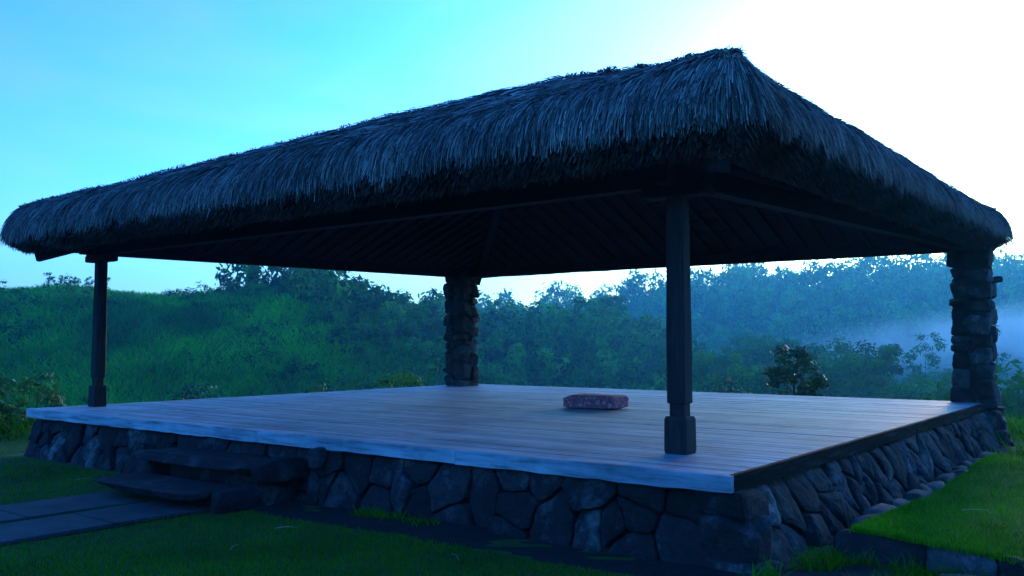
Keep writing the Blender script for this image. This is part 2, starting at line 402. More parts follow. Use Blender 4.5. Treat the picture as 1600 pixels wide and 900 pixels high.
# seeds read off the wall: (along the wall, height)
front_keep = [(-.37,.46),(-.75,.47),(-.42,.17),(-1.2,.44),(-1.55,.17),(-1.14,.16),(-.98,.2),(-.8,.28),(-.8,.05),(-1.95,.46),(-1.74,.47),
              (-1.92,.24),(-2.27,.27),(-2.72,.30),(-3.48,.38),(-3.05,.44),(-3.2,.25),(-3.0,.17),(-3.5,.13),(-3.87,.4),(-2.6,.02),(-2.0,0.0),(-4.1,.12)]
front_seeds = front_keep + relax_seeds(-10.65, -4.25, WB+.06, WT-.06, 52, 4, 1.0)
k = 0
for poly in cells(front_seeds, (-10.68, -.17, WB, WT)):
    V, F = cell_stone(poly, 100+k, front3); k += 1
    link("stone", mesh("stone", V, F, M_STONE, False), found)
for qx, qy, qz, dx, dy, dz, sd in ((-.10, .22, .445, .40, .40, .20, 811), (-.03, .17, .20, .46, .40, .34, 812), (.02, .12, -.03, .50, .42, .22, 813)):
    V, F = rock_vf(dx, dy, dz, sd, 7, 11, .03); link("stone", mesh("stone", V+np.array([qx, qy, qz]), F, M_STONE, False), found)
right_keep = [(.50,.40),(.46,.08),(.98,.32),(.86,.03),(1.35,.38),(1.3,.06)]
right_seeds = right_keep + relax_seeds(1.65, 9.5, WB+.06, WT-.06, 54, 9, 1.0)
for poly in cells(right_seeds, (.20, 9.6, WB, WT)):
    V, F = cell_stone(poly, 300+k, right3, bulge=.03); k += 1
    link("stone", mesh("stone", V, F, M_STONE, False), found)

# -- deck: frame, planks, edge boards
V, F = box_vf(-L+.05, -.05, .05, W-.05, .54, .622)
deck = link("deck", mesh("deck", V, F, M_MORTAR), pav)
rows = 78; y0, y1 = .05, W-.01; pw = (y1-y0)/rows
plank_cache = {}
for i in range(rows):
    cuts = [-L+.002]
    x = -L + random.choice([2.2, 3.1, 4.0, 4.9, 6.0])
    while x < -1.2: cuts.append(x+random.uniform(-.2, .2)); x += random.choice([3.6, 4.4, 5.2])
    cuts.append(-.046)
    for j in range(len(cuts)-1):
        a0, a1 = cuts[j], cuts[j+1]-.004
        V, F = bevel_box(a1-a0, pw-random.uniform(.004, .009), .036, .003)
        V = [(v[0]+(a0+a1)/2, v[1]+y0+(i+.5)*pw, v[2]+.6415+random.uniform(-.0004, .0004)) for v in V]
        dz = random.uniform(-.003, .002); V = [(v[0], v[1], v[2]+dz) for v in V]
        link("plank", mesh("plank", V, F, M_PLANK), deck)
def edge_board(p, q, mat, seed, axis):
    """weathered board along the rim of the deck with a worn lower edge"""
    r = np.random.default_rng(seed); n = 14; V = []; F = []
    for i in range(n+1):
        t = i/n; x = p[0]+(q[0]-p[0])*t; y = p[1]+(q[1]-p[1])*t
        lo = .538+r.uniform(-.006, .006); hi = .6605+r.uniform(-.0015, .0015); th = .046
        prof = [(0, lo), (0, hi-.006), (.006, hi), (th, hi), (th, lo)]
        for d, z in prof: V.append((x, y+d, z) if axis == 'x' else (x-d, y, z))
    for i in range(n):
        for k in range(5):
            f = (i*5+k, (i+1)*5+k, (i+1)*5+(k+1)%5, i*5+(k+1)%5); F.append(f if axis == 'x' else f)
    F.append((0,1,2,3,4)); F.append(tuple(n*5+k for k in (4,3,2,1,0)))
    link("edge_board", mesh("edge_board", V, F, mat), deck)
fx = [-L, -7.9, -5.4, -2.58, -.0]
for i in range(4): edge_board((fx[i]+.002, 0), (fx[i+1]-.002, 0), M_EDGE, 50+i, 'x')
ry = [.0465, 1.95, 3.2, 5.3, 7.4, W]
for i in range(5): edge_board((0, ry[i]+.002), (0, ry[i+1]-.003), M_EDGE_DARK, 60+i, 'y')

# -- timber posts
def lathe_square(sections, mat, name, parent, loc, ch=.018, seed=0):
    """square post with chamfered arrises from (half width, height) sections"""
    r = np.random.default_rng(seed); V = []; F = []
    for w, z in sections:
        w2 = w + r.uniform(-.002, .002); c = min(ch, w*.3)
        for sx, sy in ((1,-1),(1,1),(-1,1),(-1,-1)):
            pts = [(sx*w2, sy*(w2-c)), (sx*(w2-c), sy*w2)]
            if sx*sy < 0: pts = pts[::-1]
            for p in pts: V.append((loc[0]+p[0], loc[1]+p[1], z))
    n = 8
    for k in range(len(sections)-1):
        for i in range(n): F.append((k*n+i, k*n+(i+1)%n, (k+1)*n+(i+1)%n, (k+1)*n+i))
    F.append(tuple(range(n))[::-1]); F.append(tuple((len(sections)-1)*n+i for i in range(n)))
    return link(name, mesh(name, V, F, mat), parent)
def zoff(x, y):                                                    # the old roof is not quite level
    u = np.clip(-np.asarray(x, float)/L, -.1, 1.1); v = np.clip(np.asarray(y, float)/W, -.1, 1.1)
    return (1-u)*(1-v)*0 + u*(1-v)*(-.06) + (1-u)*v*.12 + u*v*.11
BZ = 2.96                                                          # underside of the wall beams
for i, (px, py, hw) in enumerate([(-.90, 1.0, .084), (-10.36, .84, .078)]):
    zz = BZ + float(zoff(px, py))
    secs = [(hw-.012, ZD+.31), (hw-.012, ZD+.42), (hw+.006, ZD+.43)] + [(hw+.006-.012*t, ZD+.43+(zz-ZD-.43)*t) for t in np.linspace(.1, 1, 9)]
    post = lathe_square(secs, M_POST, "post", pav, (px, py), .022, i)
    b = lathe_square([(hw+.016, ZD+.001), (hw+.02, ZD+.03), (hw+.018, ZD+.29), (hw+.010, ZD+.315)], M_POST, "post_base", post, (px, py), .014, 7+i)
    cap = bevel_box(.62, .2, .1, .015)
    link("bracket", mesh("bracket", [(v[0]+px, v[1]+py, v[2]+zz-.052) for v in cap[0]], cap[1], M_BEAM), post)

# -- stone pillars laid in rough courses
def pillar(cx, cy, wx, wy, z0, z1, seed, flare=0.0):
    r = random.Random(seed)
    V, F = box_vf(cx-wx*.38, cx+wx*.38, cy-wy*.38, cy+wy*.38, z0, z1)
    p = link("stone_pillar", mesh("stone_pillar", V, F, M_MORTAR), pav)
    n = 0
    for qx, qy in ((0,0),(1,0),(1,1),(0,1)):                        # four leaning stacks bonded into one another
        z = z0-r.uniform(0, .08)
        while z < z1-.02:
            h = min(r.choice([.12, .16, .21, .27, .33])*r.uniform(.9, 1.15), z1-z+.03); fl = 1+flare*max(0, (ZD-z)/ZD)
            ex, ey = r.uniform(-.10, .13), r.uniform(-.10, .13); W_, D_ = wx*fl, wy*fl
            sx, sy = .5+ex, .5+ey; sx = max(sx, .36); sy = max(sy, .36)
            dx, dy = W_*sx*r.uniform(1.0, 1.12), D_*sy*r.uniform(1.0, 1.12)
            V, F = rock_vf(dx, dy, h*1.05, seed*1000+n, 6, r.choice([5.0, 7.0, 10.0]), .075); n += 1
            a = r.uniform(-.14, .14); tx = r.uniform(-.09, .09); c_, s_ = cos(a), sin(a)
            V = np.c_[V[:,0]*c_-V[:,1]*s_, V[:,0]*s_+V[:,1]*c_, V[:,2]+V[:,0]*tx]
            pr = r.uniform(-.022, .032)
            ox = cx+(W_/2-dx/2+pr)*(1 if qx else -1); oy = cy+(D_/2-dy/2+pr)*(1 if qy else -1)
            link("stone", mesh("stone", V+np.array([ox, oy, z+h/2]), F, M_STONE_PILLAR, False), p)
            z += h
    return p
pillar(-10.33, 9.08, .56, .58, ZD+.002, 3.2, 21)
pil = pillar(-.20, 9.93, .58, .52, -.1, 3.2, 34, .55)
V, F = rock_vf(.2, .14, .1, 77); V = V+np.array([.13, 10.06, 2.62]); link("stone", mesh("stone", V, F, M_STONE_PILLAR, True), pil)

# -- roof: thatch body, straw, timbers
OV = .35; X0, X1, Y0, Y1 = -L-OV, OV, -OV, W+OV+.2
RR = .26                                                            # rounding of the eave corners
HX, HY = (X1-X0)/2, (Y1-Y0)/2; MX, MY = (X0+X1)/2, (Y0+Y1)/2
PROF = np.array([(.46,2.985),(.27,3.0),(.07,3.075),(0,3.125),(.012,3.22),(.045,3.32),(.10,3.42),(.185,3.51),(.31,3.59),(.55,3.685),(1.0,3.845),(2.0,4.22),(3.5,4.82),(4.7,5.29),(HY,5.50)])
def hip_bump(x, y):
    """extra bundles tied over the hips"""
    dx = HX-np.abs(np.asarray(x, float)-MX); dy = HY-np.abs(np.asarray(y, float)-MY)
    return .025*np.exp(-((dx-dy)/.22)**2)*np.exp(-np.maximum(dx, dy)/2.2)*sstep(.0, .14, np.minimum(dx, dy))
def ring(d, narc=9, nside=48):
    m = max(d, RR); r = max(RR-d, 0.0); pts = []; cs = [(HX-m, -(HY-m), -90), (HX-m, HY-m, 0), (-(HX-m), HY-m, 90), (-(HX-m), -(HY-m), 180)]
    for c in range(4):
        x, y, a0 = cs[c]
        arc = [(x+r*cos(radians(a0+90*i/(narc-1))), y+r*sin(radians(a0+90*i/(narc-1)))) for i in range(narc)]
        pts += arc
        x2, y2, a2 = cs[(c+1) % 4]; nxt = (x2+r*cos(radians(a2)), y2+r*sin(radians(a2)))
        for i in range(1, nside): t = i/nside; pts.append((arc[-1][0]*(1-t)+nxt[0]*t, arc[-1][1]*(1-t)+nxt[1]*t))
    return np.array(pts)+np.array([MX, MY])
rings = [(4.9, 4.80), (2.0, 3.66)] + [tuple(p) for p in PROF]
VV = []
for d, z in rings:
    if .0 <= d < .5 and z < 3.6: d, z = d+.07, z+.03                          # the packed body sits behind the reed ends
    P = ring(min(d, HY-.001)); zz = np.full(len(P), z)+zoff(P[:,0], P[:,1])+(hip_bump(P[:,0], P[:,1]) if z > 3.3 else 0)
    Q = np.c_[P, zz]
    lump = .030*fnoise(Q, 1.6, 3)+.018*fnoise(Q, 5, 4)
    Q[:,2] += lump*(.4 if z < 3.3 else 1)-.02
    VV.append(Q)
nr = len(VV[0]); VV = np.vstack(VV)
i = np.arange(len(rings)-1)[:,None]; j = np.arange(nr)[None]
FF = np.stack([i*nr+j, i*nr+(j+1)%nr, (i+1)*nr+(j+1)%nr, (i+1)*nr+j], -1).reshape(-1, 4)
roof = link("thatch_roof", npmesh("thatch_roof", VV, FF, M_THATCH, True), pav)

seg = np.linalg.norm(np.diff(PROF, axis=0), axis=1); ARC = np.concatenate([[0], np.cumsum(seg)]) - seg[:3].sum()     # arc length 0 at the lip
def prof_at(s):
    d = np.interp(s, ARC, PROF[:,0]); z = np.interp(s, ARC, PROF[:,1])
    low = np.minimum(s, 0); z = np.where(s < 0, PROF[3,1]+low, z); d = np.where(s < 0, PROF[3,0]-.1*low, d)
    return d, z
PER = [2*(HX-RR), RR*pi/2, 2*(HY-RR), RR*pi/2]
def perimeter(u):
    """u along the eave from the left end of the near side, anticlockwise -> anchor point, outward direction, room inwards"""
    n = len(u); tot = 2*(PER[0]+PER[1]+PER[2]+PER[3]); u = np.mod(u, tot)
    ax = np.zeros(n); ay = np.zeros(n); ox = np.zeros(n); oy = np.zeros(n); room = np.full(n, 1e9); s0 = 0
    segs = [('s',(-HX+RR,-HY),(1,0),(0,-1),PER[0]),('c',(HX-RR,-HY+RR),-90,None,PER[1]),('s',(HX,-HY+RR),(0,1),(1,0),PER[2]),('c',(HX-RR,HY-RR),0,None,PER[1]),
            ('s',(HX-RR,HY),(-1,0),(0,1),PER[0]),('c',(-HX+RR,HY-RR),90,None,PER[1]),('s',(-HX,HY-RR),(0,-1),(-1,0),PER[2]),('c',(-HX+RR,-HY+RR),180,None,PER[1])]
    for k, p, q, o, ln in segs:
        m = (u >= s0) & (u < s0+ln); t = u[m]-s0
        if k == 's':
            ax[m] = p[0]+q[0]*t; ay[m] = p[1]+q[1]*t; ox[m], oy[m] = o; room[m] = np.minimum(t, ln-t)+RR
        else:
            an = np.radians(q)+t/RR; ox[m] = np.cos(an); oy[m] = np.sin(an); ax[m] = p[0]+RR*ox[m]; ay[m] = p[1]+RR*oy[m]; room[m] = RR
        s0 += ln
    return ax+MX, ay+MY, ox, oy, room
def ribbons(P, Wv):
    n, k, _ = P.shape
    V = np.stack([P-Wv, P+Wv], 2).reshape(-1, 3)
    b = (np.arange(n)*k*2)[:,None]; i = (np.arange(k-1)*2)[None]
    F = np.stack([b+i, b+i+1, b+i+3, b+i+2], -1).reshape(-1, 4)
    return V, F
def straw(name, u0, u1, n, smin, smax, lmin, lmax, wid, lift, power=1.0, K=4):
    u = rng.uniform(u0, u1, n); ax, ay, ox, oy, room = perimeter(u)
    clump = fnoise(np.c_[u*3.0, np.zeros(n), np.zeros(n)], 2.2, 8)
    s_end = smin + (smax-smin)*rng.random(n)**power
    s_end = s_end + np.where(s_end < .12, .05*clump+rng.normal(0, .03, n), 0)
    ln = rng.uniform(lmin, lmax, n)
    dmax = np.minimum(room, HY-.02)
    t = np.linspace(0, 1, K)[None]
    s = s_end[:,None]+ln[:,None]*(1-t)
    d, z = prof_at(s)
    over = d > dmax[:,None]
    d = np.minimum(d, dmax[:,None])
    zc = np.interp(d, PROF[3:,0], PROF[3:,1]); z = np.where(over, zc, z)
    off = (rng.random(n)**2*lift)[:,None]*(.25+t*.9)+.004
    slant = (rng.normal(0, .035, n)+.05*fnoise(np.c_[u, u*0, u*0], 1.1, 12))[:,None]*(t-.3)*ln[:,None]*2
    x = ax[:,None]-ox[:,None]*(d-off*.8)-oy[:,None]*slant; y = ay[:,None]-oy[:,None]*(d-off*.8)+ox[:,None]*slant
    z = z+off*np.where(d > .25, 1.0, .35)+zoff(x, y)+hip_bump(x, y)
    for q in (x, y, z):                                             # stiff reeds: nearly straight, not draped
        st = q[:,:1]*(1-t)+q[:,-1:]*t; q[:] = q*.3+st*.7
    px = .012+.05*(t*(1-t)); x = x+ox[:,None]*px; y = y+oy[:,None]*px; z = z+px
    Q = np.stack([x, y, z], -1)
    flat = Q.reshape(-1, 3); lump = .030*fnoise(flat, 1.6, 3)+.018*fnoise(flat, 5, 4)
    Q[...,2] += (lump.reshape(n, K))*np.where(z < 3.3, .4, 1)
    side = np.stack([-oy, ox, rng.normal(0, .5, n)], -1); side /= np.linalg.norm(side, axis=1, keepdims=True)
    w = (rng.uniform(.5, 1.3, n)*wid/2)[:,None]*np.array([.8, 1, 1, .8] if K == 4 else [1]*K)[None]
    V, F = ribbons(Q, side[:,None,:]*w[...,None])
    tint = np.clip(.42+.12*clump+rng.normal(0, .3, n), 0, 1)
    return link(name, npmesh(name, V, F, M_STRAW, False, np.repeat(tint, K*2)), roof, kind='stuff')
p0, p1, p2 = PER[0], PER[0]+PER[1], PER[0]+PER[1]+PER[2]; tot = 2*(PER[0]+PER[1]+PER[2]+PER[3])
straw("straw", -.5, p0+.0, 72000, -.05, 1.3, .22, .60, .0066, .045, 1.15)
straw("straw", p0-.4, p1+.4, 10000, -.07, 1.2, .3, .75, .0072, .06, 1.0)
straw("straw", p1, p2+.4, 60000, -.05, 1.3, .22, .60, .0066, .045, 1.15)
straw("straw", p2+.4, tot-.5, 22000, -.03, 1.0, .3, .8, .018, .05, 1.1)
straw("straw", 0, tot, 26000, 1.0, 5.2, .4, .9, .018, .06, 1.0)
def fringe(n, u0, u1):
    """cut reed ends filling the lip of the eave"""
    u = rng.uniform(u0, u1, n); ax, ay, ox, oy, room = perimeter(u); d = rng.uniform(.0, .46, n)
    z1 = np.interp(d, [0, .07, .27, .46], [3.10, 3.06, 2.985, 2.96])+rng.normal(0, .018, n)+.02*fnoise(np.c_[u*3, u*0, u*0], 1.6, 15); ln = rng.uniform(.12, .3, n)
    t = np.linspace(0, 1, 3)[None]; dd = d[:,None]+.55*ln[:,None]*(1-t)*.8
    x = ax[:,None]-ox[:,None]*dd; y = ay[:,None]-oy[:,None]*dd; z = (z1+.75*ln)[:,None]*(1-t)+z1[:,None]*t+zoff(x, y)
    side = np.stack([-oy, ox, rng.normal(0, .4, n)], -1); side /= np.linalg.norm(side, axis=1, keepdims=True)
    V, F = ribbons(np.stack([x, y, z], -1), np.repeat(side[:,None]*(rng.uniform(.003, .005, n))[:,None,None], 3, 1))
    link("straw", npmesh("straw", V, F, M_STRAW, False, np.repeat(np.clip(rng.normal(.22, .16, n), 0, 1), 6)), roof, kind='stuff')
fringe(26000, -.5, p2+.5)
# loose stalks that stand off the hips and ridges
def stray(n):
    u = np.concatenate([rng.uniform(0, p2, n), rng.uniform(p0-.5, p1+.5, n//3)]); n = len(u)
    ax, ay, ox, oy, room = perimeter(u); s = rng.uniform(.5, 1.8, n); d, z = prof_at(s); d = np.minimum(d, np.minimum(room, HY-.05))
    z = np.interp(d, PROF[3:,0], PROF[3:,1])
    B = np.stack([ax-ox*d, ay-oy*d, z+zoff(ax, ay)], -1)
    D = np.stack([ox*.6+rng.normal(0, .7, n), oy*.6+rng.normal(0, .7, n), rng.uniform(.05, .7, n)], -1); D /= np.linalg.norm(D, axis=1, keepdims=True)
    ln = rng.uniform(.08, .26, n); t = np.linspace(0, 1, 3)[None,:,None]
    Q = B[:,None]+D[:,None]*ln[:,None,None]*t; Q[...,2] -= (t[...,0]**2)*ln[:,None]*.15
    V, F = ribbons(Q, np.repeat(np.cross(D, [0,0,1.0])[:,None]*.003, 3, 1))
    link("straw", npmesh("straw", V, F, M_STRAW, False, np.repeat(rng.random(n)*.5, 6)), roof, kind='stuff')
stray(260)

# timbers under the thatch
def under(d): return np.interp(d, [.12, .30, 2.0, 4.9, HY], [2.96, 2.985, 3.66, 4.80, 4.95])-.03
def bar(name, p, q, w, h, mat, parent):
    V, F = bar_vf(p, q, w, h); return link(name, mesh(name, V, F, mat), parent)
bx0, bx1, by0, by1 = -10.30, -.55, .9, 9.4
bc = [(-.90, 1.0), (-10.36, .84), (-10.33, 9.08), (-.2, 9.85)]
for i in range(4):
    (xa, ya), (xb, yb) = bc[i], bc[(i+1) % 4]
    p = np.array([xa, ya, BZ+.09+float(zoff(xa, ya))]); q = np.array([xb, yb, BZ+.09+float(zoff(xb, yb))])
    d = (q-p)/np.linalg.norm(q-p); bar("beam", p-d*.3, q+d*.3, .16, .18+.004*i, M_BEAM, pav)
def upt(x, y, extra=0):
    d = min(HX-abs(x-MX), HY-abs(y-MY)); return (x, y, float(under(d))-.03-extra+float(zoff(x, y)))
for sx, sy in ((1,-1),(1,1),(-1,1),(-1,-1)):                       # hip rafters
    bar("hip_rafter", upt(MX+sx*(HX-.4), MY+sy*(HY-.4), .05), upt(MX+sx*(HX-HY+.1), MY+sy*.1, .05), .12, .15, M_BEAM, pav)
bar("ridge_beam", upt(MX-.6, MY, .02), upt(MX+.6, MY, .02), .12, .2, M_BEAM, pav)
nraf = 32
for s in (-1, 1):
    for i in range(nraf):                                          # rafters of the four slopes
        x = MX+HX*(-.95+1.9*i/(nraf-1)); dmax = min(HX-abs(x-MX), HY)-.1
        if dmax > .7: bar("rafter", upt(x, MY+s*(HY-.7)), upt(x, MY+s*max(HY-dmax, .05)), .06, .07, M_BEAM, roof)
        y = MY+HY*(-.95+1.9*i/(nraf-1)); dmax = min(HY-abs(y-MY), HY)-.1
        if dmax > .7: bar("rafter", upt(MX+s*(HX-.7), y), upt(MX+s*(HX-dmax), y), .06, .07, M_BEAM, roof)
    for i in range(13):                                            # battens carrying the thatch
        d = .55+i*.36; e = .02
        for pq in (((MX-HX+d, MY+s*(HY-d)), (MX+HX-d, MY+s*(HY-d))), ((MX+s*(HX-d), MY-HY+d), (MX+s*(HX-d), MY+HY-d))):
            a3 = upt(*pq[0]); b3 = upt(*pq[1]); bar("batten", (a3[0], a3[1], a3[2]+.045), (b3[0], b3[1], b3[2]+.045), .05, .03, M_BEAM, roof)

# ------------------------------------------------------------------ steps, path, terrace
steps = link("stone_steps", None, label="two rough stone slab steps up to the deck with block ends", cat="steps", loc=(-5.6, -.6, 0))
def put(name, dims, c, seed, mat, parent, p=9.0, amp=.035, n=7):
    V, F = rock_vf(*dims, seed, n, p, amp); V = V+np.array(c)-np.array(parent.location if parent else (0,0,0))
    return link(name, mesh(name, V, F, mat, True), parent)
put("tread", (1.75, .66, .09), (-5.72, -.86, .145), 5, M_STONE, steps, 12, .03, 9)
put("tread", (2.0, .62, .10), (-5.75, -.32, .365), 8, M_STONE, steps, 10, .04, 9)
put("riser", (1.7, .4, .2), (-5.7, -.62, .02), 14, M_STONE, steps, 12, .02)
put("riser", (1.8, .3, .36), (-5.7, -.18, .14), 15, M_STONE, steps, 12, .02)
put("block", (.27, .95, .24), (-4.79, -.46, .08), 6, M_STONE, steps, 8, .03)
put("block", (.28, .62, .22), (-4.68, -.28, .34), 12, M_STONE, steps, 7, .03)
put("block", (.14, .2, .2), (-4.35, -.02, .46), 13, M_KERB, steps, 7, .03)
put("block", (.3, .8, .22), (-6.68, -.5, .06), 16, M_STONE, steps, 7, .04)
put("block", (.34, .5, .36), (-6.85, -.2, .18), 17, M_STONE, steps, 7, .05)

path = link("path", mesh("path", *box_vf(-6.62, -4.9, -7.0, -1.1, -.05, .003), M_SOIL), kind='structure')
yy = -1.05; i = 0
while yy > -6.8:
    ln = 1.12
    for x0, x1 in ((-6.60, -5.78), (-5.68, -4.93)):
        V, F = bevel_box(x1-x0, ln-.02, .06, .008); o = random.uniform(-.05, .05)
        V = [(v[0]+(x0+x1)/2, v[1]+yy-ln/2+(.35 if x0 > -5.7 else 0), v[2]+.001+random.uniform(-.003, .003)) for v in V]
        link("slab", mesh("slab", V, F, M_CONCRETE), path)
    yy -= ln

# raised lawn to the right with its stone edging
TZ = .20
def terr():
    nx, ny = 60, 60
    X, Y = np.meshgrid(np.linspace(.58, 9, nx), np.linspace(0, 1, ny), indexing='ij')
    front = .98-.24*np.clip(X-.55, 0, 2)-.0*X; Y = front+(6.75-front)*Y
    Z = TZ-.02+.015*np.sin(X*2+Y)+.02*np.sin(Y*1.3+X*.7)
    V = np.stack([X, Y, Z], -1).reshape(-1, 3)
    i = np.arange(nx-1)[:,None]; j = np.arange(ny-1)[None]
    F = np.stack([i*ny+j, (i+1)*ny+j, (i+1)*ny+j+1, i*ny+j+1], -1).reshape(-1, 4)
    link("raised_lawn", npmesh("raised_lawn", V, F, M_GROUND, True), kind='structure')
terr()
kerb = link("stone_edging", None, label="low kerb of dark stones edging the raised lawn on the right", cat="kerb", loc=(.5, 1.0, 0))
r = random.Random(5); y = 1.25; n = 0
while y < 6.9:
    ln = r.uniform(.3, .6); put("stone", (.2+r.uniform(-.03, .03), ln*.98, .34), (.50+r.uniform(-.02, .02), y+ln/2, TZ-.165+r.uniform(-.01, .015)), 400+n, M_KERB, kerb, 7, .04, 5); y += ln; n += 1
x = .42
while x < 3.4:
    ln = r.uniform(.35, .75); yy = .98-.24*min(max(x+ln/2-.55, 0), 2)
    V, F = rock_vf(ln, .22, .34, 440+n, 5, 7, .04); a = -.24 if x > .5 else -.1; c, s = cos(a), sin(a)
    V = np.c_[V[:,0]*c-V[:,1]*s, V[:,0]*s+V[:,1]*c, V[:,2]]+np.array([x+ln/2-.5, yy-1.0, TZ-.165+r.uniform(-.01, .01)])
    link("stone", mesh("stone", V, F, M_KERB, True), kerb); x += ln*.97; n += 1
V, F = rock_vf(.9, .42, .16, 91, 7, 7, .05)
link("flat_rock", mesh("flat_rock", V, F, M_KERB, True), None, "flat pale rock lying on the ground below the raised lawn kerb", "rock", loc=(1.72, .28, .06))

# ------------------------------------------------------------------ cushion on the deck
def cushion():
    n = 14; V = {}; F = []
    def idx(*c):
        if c not in V: V[c] = len(V)
        return V[c]
    for ax in range(3):
        for side in (0, n):
            for i in range(n):
                for j in range(n):
                    q = []
                    for a, b in ((i,j),(i+1,j),(i+1,j+1),(i,j+1)):
                        c = [0,0,0]; c[ax] = side; c[(ax+1)%3] = a; c[(ax+2)%3] = b; q.append(idx(*c))
                    F.append(tuple(q if side else q[::-1]))
    P = np.array(list(V.keys()), float)/n*2-1
    L_ = (np.abs(P)**8).sum(1)**(1/8); P = P/L_[:,None]
    r2 = (np.abs(P[:,0])**2+np.abs(P[:,1])**2)
    x, y, z = P.T
    zz = z*(.105-.012*r2+.006*fnoise(P, 3, 5)) ; zz = np.maximum(zz, -.098)
    ear = (np.abs(x)*np.abs(y))**6
    x2 = x*(.385+.03*ear-.012*(1-np.abs(z)))+.008*fnoise(P, 4, 6); y2 = y*(.33+.03*ear-.012*(1-np.abs(z)))+.008*fnoise(P, 4, 7)
    tp = 1-.42*sstep(-.62, -1.0, x); x2 = x2*1.1-.02*sstep(-.6, -1, x); y2 = y2*.9*(.4+.6*tp); zz = zz*np.where(zz > 0, tp, 1)
    me = mesh("cushion", np.c_[x2, y2, zz], F, M_CUSHION, True)
    c = link("cushion", me, None, "boxy patterned red and navy cushion lying on the deck", "cushion", loc=(-4.30, 5.05, ZD+.099))
    c.rotation_euler = (0, 0, radians(3))
cushion()

# ------------------------------------------------------------------ grass
def grass(name, pts, zf, hmin, hmax, wid, mat, label, cat, lean=.5, patch=1.2, K=3):
    n = len(pts); x, y = pts[:,0], pts[:,1]; z = zf(x, y)
    h = rng.uniform(hmin, hmax, n)*(1+.35*fnoise(np.c_[x, y, x*0], patch, 31))
    th = rng.uniform(0, 2*pi, n); D = np.stack([np.cos(th)*rng.uniform(0, lean, n), np.sin(th)*rng.uniform(0, lean, n), np.ones(n)], -1)
    t = np.array([0, .55, 1.0] if K == 3 else [0, 1.0])[None,:,None]
    B = np.stack([x, y, z-.005], -1)
    Q = B[:,None]+D[:,None]*h[:,None,None]*t; Q[...,:2] += (D[:,None,:2]*h[:,None,None]*t**2*.6)
    ph = rng.uniform(0, 2*pi, n); S = np.stack([np.cos(ph), np.sin(ph), ph*0], -1)*wid/2
    w = np.array([1, .8, .12] if K == 3 else [1, .25])[None,:,None]*rng.uniform(.7, 1.3, n)[:,None,None]
    V, F = ribbons(Q, S[:,None]*w)
    tint = np.clip(.5+.25*fnoise(np.c_[x, y, x*0], 1.7, 32)+rng.normal(0, .2, n), 0, .9); tint = np.where(rng.random(n) < .03, 1.0, tint)
    return link(name, npmesh(name, V, F, mat, False, np.repeat(tint, 2*K)), None, label, cat, kind='stuff')
def lawn_pts():
    n = 255000
    b = rng.uniform(3.2, 18, n)**1.0; a = (rng.uniform(-.62, .62, n))*b
    b2 = 3.6+ (18-3.6)*rng.random(n)**1.35; a = rng.uniform(-.80, .30, n)*b2
    x, y = wxy(a, b2)
    edge = np.where(x < -6.7, -.22, -.60)+.06*fnoise(np.c_[x, y*0, y*0], 2.3, 40)
    jx = rng.normal(0, .035, n); onpath = (x > -6.62+jx) & (x < -4.92+jx) & (y < -.9) & (y > -7) & ~((np.abs(x+5.73) < .05) & (rng.random(n) < .6))
    under_steps = (x > -6.8) & (x < -4.6) & (y > -1.12)
    past = (x > -10.9) & (x < .6)
    keep = ((y < edge) | ((x < -11.0) & (y < 9))) & ~onpath & ~under_steps & (x < .0) & (x > -13.4)
    return np.stack([x, y], -1)[keep]
lp = lawn_pts()
grass("lawn", lp, terrain, .02, .044, .006, M_GRASS, "short mown grass of the front lawn beside the path", "grass", K=2)
def terrace_pts():
    n = 85000; x = .56+rng.random(n)**1.5*4.6; fr = .95-.24*np.clip(x-.55, 0, 2); y = fr+(6.7-fr)*rng.random(n)**1.3
    y = np.where(rng.random(n) < .06, fr+rng.normal(-.03, .03, n), y)
    return np.stack([x, y], -1)
def terr_z(x, y): return TZ-.02+.015*np.sin(x*2+y)+.02*np.sin(y*1.3+x*.7)
grass("lawn", terrace_pts(), terr_z, .02, .044, .006, M_GRASS, "short grass of the raised lawn on the right", "grass", K=2)
def weed_pts():
    n = 2600; x = rng.uniform(.3, .6, n); y = rng.uniform(.3, 6, n); m = fnoise(np.c_[x*0, y, y*0], 2.4, 60) > -.1
    x2 = rng.uniform(.2, 1.6, 2200); y2 = rng.uniform(-.3, .75, 2200)-.15*np.clip(x2-.5, 0, 2); m2 = fnoise(np.c_[x2, y2, y2*0], 3.5, 61) > .05
    x3 = rng.uniform(-4, .3, 1500); y3 = -.2+rng.normal(0, .06, 1500); m3 = fnoise(np.c_[x3, y3*0, y3*0], 2.0, 62) > .25
    return np.concatenate([np.stack([x, y], -1)[m], np.stack([x2, y2], -1)[m2], np.stack([x3, y3], -1)[m3]])
grass("weeds", weed_pts(), lambda x, y: x*0+.01, .04, .13, .009, M_GRASS, "weeds and moss growing in the soil at the foot of the stone wall", "weeds", 1.0)

def far_right_pts():
    n = 26000; x = rng.uniform(-1.2, 12, n); y = rng.uniform(6.8, 24, n); m = (y > 10.9) | (x > .55)
    return np.stack([x, y], -1)[m]
grass("ground_cover", far_right_pts(), terrain, .12, .42, .03, M_GRASS, "rough ground cover on the slope beyond the raised lawn", "ground cover", 1.0, K=2)
def far_left_pts():
    n = 30000; x = rng.uniform(-26, -12.6, n); y = rng.uniform(-8, 22, n)
    return np.stack([x, y], -1)
grass("ground_cover", far_left_pts(), terrain, .12, .45, .03, M_GRASS, "rough ground cover on the slope beyond the left lawn", "ground cover", 1.0, K=2)
